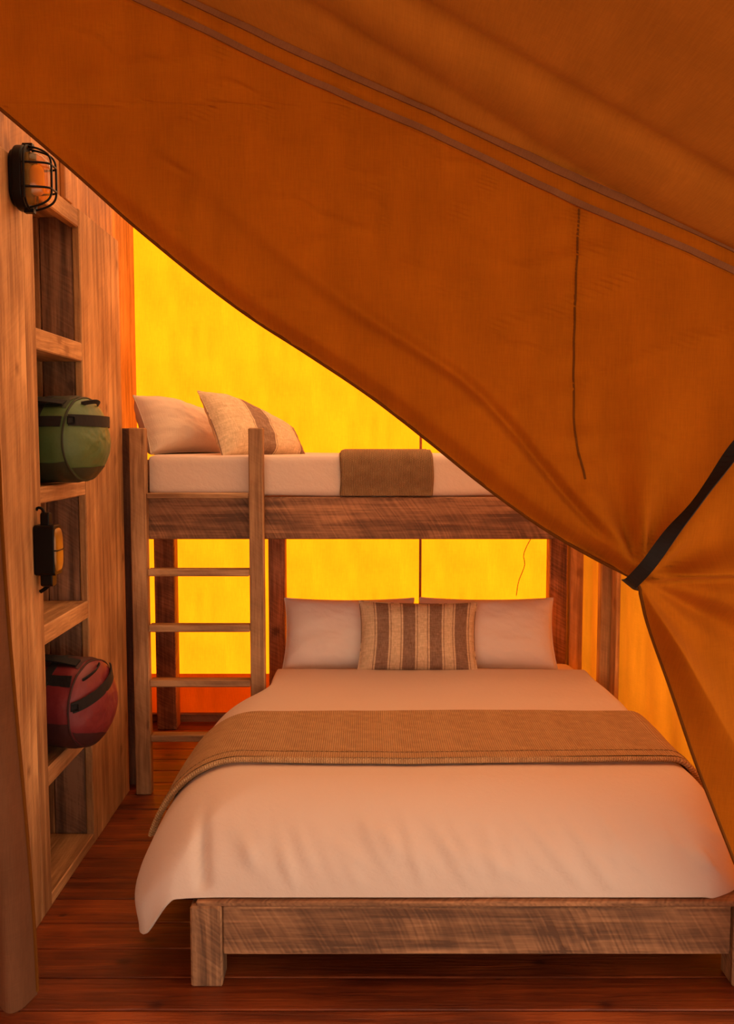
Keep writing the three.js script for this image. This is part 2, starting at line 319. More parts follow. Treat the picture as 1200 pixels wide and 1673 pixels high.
const flap = thing('canvas_curtain', 'large brown canvas curtain pulled up to the right and gathered by a black strap', 'curtain');
part('cloth', sheet(240, 300, (u, v) => {
  const h = mix(0.015, 2.98, v);
  // above the seam line the row ends where the seam cuts it
  const xr = Math.min(1.4, (2.44 - h) / 0.44), xl = Math.min(h > 2.45 ? -1.27 : edgeX(h), xr - 0.0005), k = u;
  const x = mix(xl, xr, k);
  return [x, h, flapZ(x, h), x, h];
}), M.flap, flap);
const along = (off, dz) => Array.from({ length: 60 }, (_, k) => { const x = mix(-1.2, 1.4, k / 59), h = seamH(x) + off + 0.003 * Math.sin(x * 9); return [x, h, flapZ(x, h) + dz]; });
part('header_band', sheet(90, 4, (u, v) => { const x = mix(-1.25, 1.4, u), h = seamH(x) + mix(-0.005, 0.07, v); return [x, h, flapZ(x, h) + 0.006 + 0.006 * Math.sin(v * Math.PI), x, h]; }), M.flap, flap, 'brown canvas band between two tapes');
part('seam_tape', ribbon(along(0.004, 0.014), 0.016, 0.005, () => [0.44, 1, 0]), M.tape, flap);
part('seam_tape', ribbon(along(0.060, 0.016), 0.02, 0.006, () => [0.44, 1, 0]), M.tape, flap);
part('seam', ribbon(Array.from({ length: 40 }, (_, k) => { const h = mix(1.5, 2.195, k / 39), x = 0.545 - 0.006 * Math.sin((h - 1.5) * 4.5) + 0.02 * (1 - smooth(1.48, 1.62, h)); return [x, h, flapZ(x, h) + 0.001]; }), 0.0055, 0.003, () => [1, 0, 0]), M.hem, flap);
{ // rolled hem along the free edge
  const pts = []; for (let h = 2.44; h > 0.03; h -= 0.02) { const x = edgeX(h); pts.push([x, h, flapZ(x, h) - 0.002]); }
  part('hem', tube(pts, 0.005, 260, 6), M.hem, flap);
}
// tie strap
{
  const P = new THREE.CatmullRomCurve3([[0.745, 1.2, -2.47], [0.70, 1.215, -2.42], [0.69, 1.232, -2.345], [0.712, 1.285, -2.285], [0.763, 1.372, -2.26], [0.814, 1.435, -2.26], [0.867, 1.504, -2.27], [0.94, 1.592, -2.295], [1.12, 1.75, -2.34], [1.18, 1.83, -2.38]].map((p) => new THREE.Vector3(...p)));
  const pts = P.getPoints(60).map((p) => p.toArray());
  const s = thing('tieback_strap', 'black webbing strap holding the gathered canvas curtain back to the right', 'strap');
  part('webbing', ribbon(pts, 0.036, 0.003, (t) => { const a = 0.25 + 1.05 * Math.sin(clamp((t - 0.36) / 0.46) * Math.PI); return [0.77 * Math.cos(a), -0.64 * Math.cos(a), Math.sin(a)]; }), M.webbing, s);
}
// left flap, hanging straight
{
  const s = thing('canvas_curtain', 'narrow canvas curtain with shade put into its brown colour, hanging straight beside the wooden shelf unit', 'curtain');
  const ex = (h) => mix(-0.95, -1.005, smooth(0, 1.5, h)) - 0.05 * smooth(1.5, 2.4, h);
  const f = (x, h) => { const e = ex(h) - x; return -2.46 + 0.03 * Math.sin(e * 42 - 0.4) * Math.exp(-e * 2) + 0.02 * Math.sin(e * 19 + h * 0.7) - 0.03 * (1 - smooth(0, 0.02, e)); };
  part('cloth', sheet(60, 60, (u, v) => { const h = mix(0.012, 2.4, v), x = mix(-1.27, ex(h), u); return [x, h + (v < 0.001 ? 0.006 * Math.sin(x * 40) : 0), f(x, h), x, h]; }), M.shadedCanvas, s);  // darker copy of the flap canvas; its dimness is put into the colour
  const pts = []; for (let h = 0.02; h < 2.4; h += 0.06) pts.push([ex(h), h, f(ex(h), h)]);
  part('hem', tube(pts, 0.006, 80, 6), M.hem, s);
}
{ // small hook at the curtain's upper left corner
  const s = thing('curtain_hook', 'small pale metal hook at the upper left corner of the large curtain', 'hook');
  part('ring', new THREE.TorusGeometry(0.014, 0.0035, 8, 20).translate(-0.965, 2.44, -2.37), new THREE.MeshStandardMaterial({ color: 0xc9b8ae, roughness: 0.35, metalness: 0.8 }), s);
  part('shank', tube([[-0.965, 2.454, -2.37], [-0.975, 2.47, -2.375], [-0.985, 2.475, -2.39]], 0.003, 10, 6), new THREE.MeshStandardMaterial({ color: 0xc9b8ae, roughness: 0.35, metalness: 0.8 }), s);
}

// ------------------------------------------------------------------ shelf unit
{
  const s = thing('shelf_unit', 'tall pale wooden shelf unit built into the left wall holding two duffel bags', 'shelves');
  const X = -1.085, XB = -1.5;
  part('stile', board(X - 0.03, X, 0, 2.47, -2.60, -2.925), M.shelf, s);
  part('stile', board(X - 0.03, X - 0.001, 0, 2.47, -2.927, -3.02), M.shelf, s);
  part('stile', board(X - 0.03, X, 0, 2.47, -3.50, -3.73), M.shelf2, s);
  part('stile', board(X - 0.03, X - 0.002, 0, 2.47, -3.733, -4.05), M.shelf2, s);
  part('header', board(X - 0.04, X - 0.004, 2.40, 2.468, -3.02, -3.50), M.shelf2, s);
  part('top_board', board(XB, X - 0.03, 2.44, 2.47, -2.62, -4.05), M.shelf2, s);
  for (const [a, b] of [[1.90, 1.97], [1.39, 1.445], [0.91, 0.978], [0.42, 0.487], [0.0, 0.042]]) part('shelf', board(XB, X - 0.002, a, b, -3.005, -3.505), M.shelf, s);
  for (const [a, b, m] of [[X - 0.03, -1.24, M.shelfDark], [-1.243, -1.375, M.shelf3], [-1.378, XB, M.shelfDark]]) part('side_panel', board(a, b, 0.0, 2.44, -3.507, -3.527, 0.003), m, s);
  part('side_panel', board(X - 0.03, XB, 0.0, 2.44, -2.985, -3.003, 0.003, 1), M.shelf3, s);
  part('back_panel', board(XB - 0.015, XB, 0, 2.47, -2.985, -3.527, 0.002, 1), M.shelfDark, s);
  part('end_panel', board(XB, X - 0.03, 0, 2.44, -4.03, -4.05, 0.003, 1), M.shelf2, s);
}

// ------------------------------------------------------------------ bulkhead lamps
function stadium(w, h, r) { const s = new THREE.Shape(); s.moveTo(-w / 2 + r, -h / 2); s.lineTo(w / 2 - r, -h / 2); s.absarc(w / 2 - r, -h / 2 + r, r, -Math.PI / 2, 0); s.lineTo(w / 2, h / 2 - r); s.absarc(w / 2 - r, h / 2 - r, r, 0, Math.PI / 2); s.lineTo(-w / 2 + r, h / 2); s.absarc(-w / 2 + r, h / 2 - r, r, Math.PI / 2, Math.PI); s.lineTo(-w / 2, -h / 2 + r); s.absarc(-w / 2 + r, -h / 2 + r, r, Math.PI, Math.PI * 1.5); return s; }
function slab(w, h, r, depth, bevel = 0.006) { return new THREE.ExtrudeGeometry(stadium(w - 2 * bevel, h - 2 * bevel, r - bevel), { depth: depth - bevel * 2, bevelEnabled: true, bevelSize: bevel, bevelThickness: bevel, bevelSegments: 3, curveSegments: 10 }).translate(0, 0, bevel); }
{ // caged lamp; local z points out of the wall
  const s = thing('bulkhead_lamp', 'black caged bulkhead lamp with ribbed oval glass on the upper shelf post', 'wall lamp', [-1.085, 2.402, -2.865], Math.PI / 2);
  part('mount_plate', slab(0.1, 0.17, 0.045, 0.018, 0.004), M.metal, s);
  part('base', slab(0.118, 0.195, 0.055, 0.032).translate(0, 0, 0.012), M.metal, s);
  const g = [];
  for (let k = 0; k <= 10; k++) g.push(k);
  const glass = sheet(40, 14, (u, v) => { const a = u * Math.PI * 2, q = Math.cos(v * Math.PI / 2) ** 0.5, e = (t) => Math.sign(t) * Math.abs(t) ** 0.7, rb = 1 + 0.02 * Math.sin(v * 40); return [e(Math.cos(a)) * 0.04 * q * rb, e(Math.sin(a)) * 0.078 * q * rb, 0.044 + 0.068 * Math.sin(v * Math.PI / 2)]; });
  part('glass', glass, M.amber, s, 'clear amber ribbed oval glass');
  const b = part('bulb', new THREE.CapsuleGeometry(0.022, 0.05, 6, 14).translate(0, -0.005, 0.07), M.bulb, s);
  part('screw_base', new THREE.CylinderGeometry(0.012, 0.012, 0.03, 14).translate(0, 0.06, 0.058), M.metal, b);
  const loop = (n, f, r = 0.0035) => tube(Array.from({ length: n }, (_, k) => f(k / (n - 1))), r, n * 3, 6);
  const wires = [];
  const front = 0.122;
  const arch = (half, lat, dir) => loop(15, (t) => { const a = mix(-1, 1, t), z = mix(0.042, front, Math.min(1, (1 - Math.abs(a) ** 6) * 1.0)); const p = half * a * (Math.abs(a) > 0.93 ? 1 : 1); return dir ? [lat, p, z] : [p, lat, z]; });
  for (const lat of [-0.02, 0.022]) part('cage_wire', arch(0.094, lat, 1), M.metal, s);
  for (const lat of [-0.036, 0.036]) part('cage_wire', arch(0.053, lat, 0), M.metal, s);
  part('cage_ring', tube(stadium(0.114, 0.19, 0.054).getPoints(10).map((p) => [p.x, p.y, 0.05]), 0.004, 80, 6, true), M.metal, s);
  for (const [x, y] of [[0, 0.098], [0, -0.098]]) part('clip', new THREE.BoxGeometry(0.02, 0.012, 0.03).translate(x, y, 0.046), M.metal, s);
  part('cable_loop', tube([[0.03, 0.08, 0.02], [0.045, 0.115, 0.012], [0.07, 0.118, 0.004], [0.085, 0.1, 0.002]], 0.0035, 20, 6), M.metal, s);
  part('knob', new THREE.SphereGeometry(0.009, 12, 8).translate(0.068, 0.005, 0.016), M.metal, s);
}
{ // lamp with a deep box body, lower on the same post
  const s = thing('bulkhead_lamp', 'black box-shaped wall lamp with amber glass front, lower on the shelf post', 'wall lamp', [-1.085, 1.242, -2.972], Math.PI / 2);
  part('body', slab(0.075, 0.165, 0.012, 0.068, 0.004), M.metal, s);
  part('glass', sheet(32, 10, (u, v) => { const a = u * Math.PI * 2, q = Math.cos(v * Math.PI / 2) ** 0.4, e = (t) => Math.sign(t) * Math.abs(t) ** 0.5; return [e(Math.cos(a)) * 0.036 * q, e(Math.sin(a)) * 0.072 * q, 0.066 + 0.011 * Math.sin(v * Math.PI / 2)]; }), new THREE.MeshPhysicalMaterial({ color: lin(0.42, 0.18, 0.012), roughness: 0.3, transmission: 0.3, thickness: 0, side: THREE.DoubleSide }), s, 'frosted amber glass');
  part('glass_band', tube([[-0.037, 0, 0.066], [-0.034, 0, 0.076], [0, 0, 0.079], [0.034, 0, 0.076], [0.037, 0, 0.066]], 0.002, 24, 6), M.metal, s);
  part('bracket', slab(0.03, 0.05, 0.01, 0.03, 0.004).translate(0, 0.098, 0.016), M.metal, s);
  part('bracket', slab(0.045, 0.045, 0.01, 0.04, 0.004).translate(0, -0.098, 0.014), M.metal, s);
  part('hook', tube([[0, 0.115, 0.03], [0, 0.135, 0.018], [0, 0.138, 0.006], [0, 0.13, 0.0]], 0.005, 16, 6), M.metal, s);
  part('hook', tube([[0.01, -0.112, 0.04], [0.01, -0.13, 0.02], [0.01, -0.142, 0.002]], 0.007, 16, 6), M.metal, s);
}

// ------------------------------------------------------------------ duffel bags; local x runs out of the shelf
function duffel(label, color, darkColor, at, R, turn, roll, seed) {
  const nyl = (c, r = 0.42) => new THREE.MeshPhysicalMaterial({ color: c, roughness: r, bumpMap: nylonBump, bumpScale: 0.0008, side: THREE.DoubleSide });
  const main = nyl(color), dark = nyl(darkColor, 0.55);
  const s = thing('duffel_bag', label, 'bag', at, turn);
  const L = 0.36;
  const rad = (a, x) => { const w = fbm(a * 2.4 + seed, x * 9 + seed, 3, 11), dn = Math.max(0, -Math.sin(a)); return R * (1 - 0.035 * dn ** 3 - 0.025 * Math.max(0, Math.sin(a)) * Math.sin(Math.PI * clamp(x / L + 0.5)) + 0.07 * (w - 0.5)); };
  const C = (a) => [Math.cos(a), Math.sin(a)];
  const shell = (x0, x1, a0, a1, off, nu, nv) => sheet(nu, nv, (u, v) => { const a = mix(a0, a1, u), x = mix(x0, x1, v), ed = 1 - 0.05 * (smooth(L / 2 - 0.03, L / 2, Math.abs(x))), r = rad(a, x) * ed + off, [c, d] = C(a); return [x, R + d * r, -c * r, a * R, x]; });
  part('body', shell(-L / 2, L / 2, roll - 0.55, Math.PI + 0.55 + roll, 0, 70, 24), main, s);
  part('base_panel', shell(-L / 2, L / 2, Math.PI + 0.5 + roll, 2 * Math.PI - 0.5 + roll, 0.002, 30, 24), dark, s, 'darker base panel');
  part('top_panel', shell(-L / 2 + 0.01, L / 2 - 0.01, Math.PI / 2 - 0.5 + roll, Math.PI / 2 + 0.75 + roll, 0.0025, 24, 20), dark, s, 'dark top panel');
  const cap = (sgn) => (u, v) => { const a = u * Math.PI * 2, q = v, r = rad(a, L / 2) * 0.95 * q, [c, d] = C(a); const bulge = 0.065 * (1 - q * q) ** 0.75 + 0.02 * (fbm(c * q * 3 + seed, d * q * 3, 3, 3) - 0.5) * (1 - q * q); return [sgn * (L / 2 + bulge), R + d * r, -c * r, c * r, d * r]; };
  const endPoint = (y, z) => { const q = Math.min(1, Math.hypot(y, z) / (R * 0.95)); return L / 2 + 0.065 * (1 - q * q) ** 0.75; };
  part('end_panel', sheet(60, 24, cap(1)), main, s);
  part('end_panel', sheet(30, 8, cap(-1), true), main, s);
  part('piping', tube(Array.from({ length: 40 }, (_, k) => { const a = k / 40 * Math.PI * 2, r = rad(a, L / 2) * 0.955, [c, d] = C(a); return [L / 2, R + d * r, -c * r]; }), 0.004, 120, 6, true), dark, s);
  // dark wedge at the bottom of the end panel
  part('end_base', sheet(30, 6, (u, v) => { const a = mix(Math.PI + 0.72, 2 * Math.PI - 0.72, u) + roll, hi = Math.sin(Math.PI + 0.72); const q1 = 0.985, d = Math.sin(a - roll), q0 = Math.min(q1, Math.abs(hi / d)), q = mix(q1, q0, v), r = rad(a, L / 2) * 0.95 * q, [c, e] = C(a); return [L / 2 + 0.002 + 0.065 * (1 - q * q) ** 0.75, R + e * r, -c * r]; }), dark, s);
  // webbing across the end, and round the body to the buckle
  const rot = (y, z) => [y * Math.cos(roll) - z * Math.sin(roll) * -1, z * Math.cos(roll) - y * Math.sin(roll)];
  const strapPts = [], y0 = R * 0.42;
  for (let k = 0; k <= 26; k++) { const z = mix(-0.9, 0.9, k / 26) * R, [yy, zz] = rot(y0, z); const q = Math.hypot(yy, zz) / (R * 0.95); if (q < 1) strapPts.push([endPoint(yy, zz) + 0.007, R + yy, zz]); }
  part('end_strap', ribbon(strapPts, R * 0.25, 0.004, () => [0, Math.cos(roll), -Math.sin(roll)]), M.webbing, s);
  const [hy, hz] = rot(y0, 0);
  const sidePts = []; for (let k = 0; k <= 8; k++) { const x = mix(L / 2 - 0.005, -L / 2 + 0.02, k / 8), a = Math.PI - Math.asin(0.42) + roll, r = rad(a, x) + 0.004, [c, d] = C(a); sidePts.push([x, R + d * r, -c * r]); }
  part('side_strap', ribbon(sidePts, R * 0.24, 0.004, () => [0, 1, -0.4]), M.webbing, s);
  for (const x of [0.07, -0.09]) { const pts = []; for (let k = 0; k <= 30; k++) { const a = mix(-0.45, Math.PI + 0.45, k / 30) + roll, r = rad(a, x) + 0.003, [c, d] = C(a); pts.push([x, R + d * r, -c * r]); } part('body_strap', ribbon(pts, 0.03, 0.004, () => [1, 0, 0]), M.webbing, s); }
  const hp = []; for (let k = 0; k <= 20; k++) { const t = k / 20, a = Math.PI / 2 + roll + 0.62; const r = R * 0.97 + 0.008 + 0.014 * Math.sin(Math.PI * t), [c, d] = C(a); hp.push([mix(0.16, -0.1, t), R + d * r, -c * r]); }
  part('handle', ribbon(hp, 0.034, 0.006, () => [0, -0.4, 1]), M.webbing, s);
  const eh = []; for (let k = 0; k <= 16; k++) { const t = k / 16, z = mix(-0.055, 0.055, t), [yy, zz] = rot(R * 0.8, z); eh.push([endPoint(yy, zz) + 0.003 + 0.014 * Math.sin(Math.PI * t), R + yy + 0.01 * Math.sin(Math.PI * t), zz]); }
  part('end_handle', ribbon(eh, 0.016, 0.004, () => [0.7, 1, 0]), M.webbing, s);
  const [by, bz] = rot(y0, R * 0.78);
  part('buckle', new THREE.TorusGeometry(0.016, 0.0035, 6, 4).rotateZ(Math.PI / 4).rotateY(Math.PI / 2 - 0.9).translate(L / 2 + 0.022, R + by, bz * 1.03), M.metal, s);
  return s;
}
duffel('green duffel bag with black straps on the middle shelf of the wooden unit', lin(0.085, 0.145, 0.045), lin(0.03, 0.035, 0.015), [-1.172, 1.447, -3.275], 0.155, -0.25, 0.02, 3);
duffel('dark red duffel bag with black straps on the low shelf of the wooden unit', lin(0.19, 0.02, 0.024), lin(0.05, 0.012, 0.012), [-1.168, 0.489, -3.265], 0.164, -0.25, -0.3, 9);

// ------------------------------------------------------------------ pillows
function pillowGeo(w, h, t, seed, unit = false, taper = 0, nu = 56, nv = 44) {
  const half = (sg) => (u, v) => {
    const a = u * 2 - 1, b = v * 2 - 1;
    const x = a * w / 2 * (1 - 0.055 * (1 - b * b)), y = ((b + 1) * (1 - taper * smooth(-0.6, 1.1, a)) - 1) * h / 2 * (1 - 0.07 * (1 - a * a));
    const e = Math.max(0, (1 - a ** 4) * (1 - b ** 4)), body = e ** 0.62;
    const corner = Math.abs(a * b), wr = fbm(a * 3.2 + seed, b * 3.2 + seed * 2, 3, 3) - 0.5;
    const edge = Math.sin((Math.abs(a) > Math.abs(b) ? b : a) * 19 + seed) * (1 - body) * 0.004;
    const z = sg * (t / 2 * body * (1 - 0.12 * b) + 0.022 * wr * body + edge * e ** 0.3) + 0.01 * (noise(a * 2 + seed, b * 2) - 0.5) * corner;
    return [x, y, z, unit ? u : x, unit ? v : y];
  };
  return mergeGeometries([sheet(nu, nv, half(1)), sheet(nu, nv, half(-1), true)]);
}
function pillow(name, label, category, w, h, t, seed, mat, at, L, S, group, unit = false, taper = 0) {
  const s = thing(name, label, category, at, 0, group);
  const l = new THREE.Vector3(...L).normalize(), q = new THREE.Vector3(...S), up = q.addScaledVector(l, -q.dot(l)).normalize(), n = l.clone().cross(up);
  const m = new THREE.Matrix4().makeBasis(l, up, n);
  part('cushion', pillowGeo(w, h, t, seed, unit, taper).applyMatrix4(m), mat, s);
  const P = []; for (let k = 0; k < 100; k++) { const t4 = k / 25, i = Math.floor(t4), f = (t4 - i) * 2 - 1; const [a, b] = [[f, -1], [1, f], [-f, 1], [-1, -f]][i]; P.push(new THREE.Vector3(a * w / 2 * (1 - 0.055 * (1 - b * b)), ((b + 1) * (1 - taper * smooth(-0.6, 1.1, a)) - 1) * h / 2 * (1 - 0.07 * (1 - a * a)), 0).applyMatrix4(m).toArray()); }
  part('piping', tube(P, 0.0028, 200, 5, true), mat, s);
  return s;
}
pillow('bed_pillow', 'plain white pillow at the left head of the double bed', 'pillow', 0.66, 0.37, 0.17, 1, M.pillowCotton, [-0.09, 0.632, -4.5], [1, 0, 0], [0, 0.9, -0.42]);
pillow('bed_pillow', 'plain white pillow at the right head of the double bed', 'pillow', 0.68, 0.37, 0.17, 5, M.pillowCotton, [0.605, 0.634, -4.5], [1, 0, 0.02], [0.01, 0.9, -0.42]);
pillow('striped_cushion', 'brown and beige striped cushion standing in front of the double bed pillows', 'cushion', 0.575, 0.345, 0.14, 3, M.stripe, [0.245, 0.655, -4.33], [1, -0.01, 0.03], [0, 0.92, -0.38], undefined, true);
pillow('bed_pillow', 'plain beige pillow leaning at the left end of the upper bunk', 'pillow', 0.56, 0.29, 0.24, 7, M.linen, [-0.90, 1.672, -4.46], [0.5, 0, -0.86], [-0.3, 0.93, -0.2], undefined, false, 0.3);
pillow('striped_cushion', 'brown and beige striped cushion leaning on the beige pillow on the upper bunk', 'cushion', 0.56, 0.35, 0.15, 11, M.stripeWide, [-0.545, 1.668, -4.4], [0.62, -0.03, -0.78], [-0.42, 0.85, -0.26], undefined, true, 0.5);

// ------------------------------------------------------------------ double bed
{
  const s = thing('double_bed', 'low double bed frame of rough sawn brown timber under the bunk', 'bed');
  for (const [x, z] of [[-0.517, -2.55], [1.072, -2.55], [-0.517, -4.6], [1.02, -4.6]]) part('leg', board(x, x + 0.092, 0, 0.245, z, z - 0.092, 0.005, 1), M.bedLeg, s);
  part('foot_rail', board(-0.424, 1.07, 0.092, 0.24, -2.562, -2.6, 0.005), M.bed, s);
  part('foot_cap', board(-0.5, 1.13, 0.241, 0.257, -2.556, -2.66, 0.004), M.bed, s);
  part('head_rail', board(-0.424, 1.07, 0.092, 0.24, -4.65, -4.69, 0.005), M.bed, s);
  for (const x of [-0.452, 1.06]) part('side_rail', board(x, x + 0.035, 0.092, 0.24, -2.645, -4.6, 0.005), M.bed, s);
  for (let k = 0; k < 10; k++) part('slat', board(-0.415, 1.058, 0.19, 0.21, -2.75 - k * 0.19, -2.82 - k * 0.19, 0.003), M.bed, s);
}
function softBox(x0, x1, y0, y1, z0, z1, r, seed, amp) {
  const nx = 60, ny = 14, nz = 60, faces = [];
  const P = (x, y, z) => { // rounded box projection with soft unevenness
    const c = [clamp(x, x0 + r, x1 - r), clamp(y, y0 + r, y1 - r), clamp(z, z0 + r, z1 - r)], d = [x - c[0], y - c[1], z - c[2]], l = Math.hypot(...d) || 1;
    const n = d.map((v) => v / l), w = amp * (fbm(x * 4 + z * 3 + seed, y * 5 + z * 2, 3, 9) - 0.5);
    return [c[0] + n[0] * (r + w), c[1] + n[1] * (r + w), c[2] + n[2] * (r + w)];
  };
  const put = (nu, nv, f, flip) => faces.push(sheet(nu, nv, (u, v) => { const q = f(u, v), p = P(...q); return [...p, q[0] + q[1] * 0.3, q[2] + q[1]]; }, flip));
  put(nx, ny, (u, v) => [mix(x0, x1, u), mix(y0, y1, v), z1]); put(nx, ny, (u, v) => [mix(x0, x1, u), mix(y0, y1, v), z0], true);
  put(nz, ny, (u, v) => [x1, mix(y0, y1, v), mix(z0, z1, u)], true); put(nz, ny, (u, v) => [x0, mix(y0, y1, v), mix(z0, z1, u)]);
  put(nx, nz, (u, v) => [mix(x0, x1, u), y1, mix(z0, z1, v)], true); put(nx, nz, (u, v) => [mix(x0, x1, u), y0, mix(z0, z1, v)]);
  return mergeGeometries(faces);
}
{
  const s = thing('mattress', 'white sheeted double mattress on the low timber bed under the duvet', 'mattress');
  part('sheeted_body', softBox(-0.45, 1.07, 0.212, 0.462, -4.63, -2.80, 0.07, 2, 0.012), M.cotton, s);
}
// duvet: top loop T, bottom loop B, and a rounded skirt between them
const T = { x0: -0.42, x1: 1.03, z: -2.91, r: 0.14 }, B = { x0: -0.73, x1: 1.158, z: -2.578, r: 0.16 }, HEAD = -4.34, TOP = 0.505;
function loopPoint(R, t) { // t: 0 head left, 0..1 left side, 1..2 left corner, 2..3 foot, 3..4 right corner, 4..5 right side
  const { x0, x1, z, r } = R, q = Math.PI / 2;
  if (t <= 1) return [x0, mix(HEAD, z - r, t)];
  if (t <= 2) { const a = (t - 1) * q; return [x0 + r - r * Math.cos(a), z - r + r * Math.sin(a)]; }
  if (t <= 3) return [mix(x0 + r, x1 - r, t - 2), z];
  if (t <= 4) { const a = (t - 3) * q; return [x1 - r + r * Math.sin(a), z - r + r * Math.cos(a)]; }
  return [x1, mix(z - r, HEAD, t - 4 > 1 ? 1 : t - 4)];
}
const hemH = (t) => { const side = 0.135 + 0.008 * Math.sin(t * 9); if (t < 3) return mix(side - 0.04 * gauss(t - 1.2, 0.5), 0.263, smooth(1.4, 2.09, t)); return mix(0.263, side, smooth(2.97, 3.7, t)); };
function skirt(t, q, swell = 0) { // q 0 at the top loop, 1 at the hem
  const [tx, tz] = loopPoint(T, t), [bx0, bz] = loopPoint(B, t), bx = t < 1 ? mix(-0.448, bx0, smooth(-3.97, -3.72, bz)) : t > 4 ? bx0 - 0.06 * (1 - smooth(-4.05, -3.8, bz)) : bx0, foot = smooth(1.5, 2.05, t) * (1 - smooth(2.95, 3.5, t));
  const a = q * Math.PI / 2, e = mix(Math.sin(a) ** 0.9, Math.sin(a), foot) * (1 - 0.07 * (1 - foot) * smooth(0.78, 1, q)) , g = mix((1 - Math.cos(a)) ** 0.95, (1 - Math.cos(a)) ** 1.02, foot);
  return [mix(tx, bx, e), mix(TOP, hemH(t), g), mix(tz, bz, e)];
}
const CREASES = (() => { const r = rng(41), out = []; for (let k = 0; k < 34; k++) { const x = mix(-0.45, 1.02, (k + r()) / 34), h = mix(0.39, 0.49, r()); out.push([x, h, x + mix(0.03, 0.17, r()), mix(0.25, 0.36, r()), mix(0.004, 0.009, r()), mix(0.009, 0.018, r())]); } return out; })();
function wrinkle(x, h, z, foot) {
  const soft = 0.014 * (fbm(x * 2.2 + 3, z * 2.2 + 8, 3, 2) - 0.5);
  let line_relief = 0;
  if (foot > 0) for (const [ax, ah, bx, bh, amp, w] of CREASES) {
    const dx = bx - ax, dh = bh - ah, t = ((x - ax) * dx + (h - ah) * dh) / (dx * dx + dh * dh);
    if (t < -0.2 || t > 1.2) continue;
    const d = Math.abs((x - ax) * dh - (h - ah) * dx) / Math.hypot(dx, dh);
    line_relief += amp * gauss(d + 0.004 * Math.sin(t * 9), w) * smooth(-0.2, 0.3, t) * (1 - smooth(0.6, 1.2, t));
  }
  line_relief -= foot * 0.026 * gauss(x + 0.5 - (0.45 - h) * 0.12, 0.016);
  const top = 0.006 * (noise(x * 1.1, z * 8, 256, 256, 77) - 0.5);
  return soft * (1 - foot * 0.6) + line_relief * Math.min(1, foot * 1.4) + top * (1 - foot);
}
{
  const NT = 420, NR = 40, NQ = 46, tm = (u) => { const L = [0, 0.30, 0.37, 0.63, 0.70, 1]; for (let i = 0; i < 5; i++) if (u <= L[i + 1]) return i + (u - L[i]) / (L[i + 1] - L[i]); return 5; };
  const base = sheet(NT, NR + NQ, (u, v) => {
    const t = tm(u), j = v * (NR + NQ);
    let p;
    if (j < NR) { const [tx, tz] = loopPoint(T, t), sz = Math.min(tz, -3.7), k = j / NR; p = [mix(0.3, tx, k), TOP, mix(sz, tz, k)]; } else p = skirt(t, (j - NR) / NQ);
    if (p[2] < -4.2) p[1] -= 0.05 * smooth(-4.25, HEAD, p[2]) ** 2 * (p[1] > 0.3 ? 1 : 0);
    return [...p, p[0] + p[1] * 0.5, p[2] - p[1]];
  });
  const pos = base.attributes.position, nor = base.attributes.normal;
  const sgn = Math.sign(nor.getY(NT >> 1)) || 1;
  for (let i = 0; i < pos.count; i++) {
    const x = pos.getX(i), h = pos.getY(i), z = pos.getZ(i), foot = (1 - smooth(0.38, 0.5, h)) * smooth(0.262, 0.31, h) * smooth(-2.95, -2.75, z), w = wrinkle(x, h, z, foot) + 0.006;
    pos.setXYZ(i, x + sgn * nor.getX(i) * w, h + sgn * nor.getY(i) * w, z + sgn * nor.getZ(i) * w);
  }
  base.computeVertexNormals();
  const s = thing('duvet', 'white cotton duvet spread over the double bed and hanging at its sides', 'duvet');
  part('cover', base, M.cotton, s);
  const pts = []; for (let k = 0; k <= 260; k++) { const p = skirt(tm(k / 260), 1); pts.push([p[0], p[1] + 0.001, p[2]]); }
  part('hem', tube(pts, 0.005, 520, 6), M.cotton, s);
}
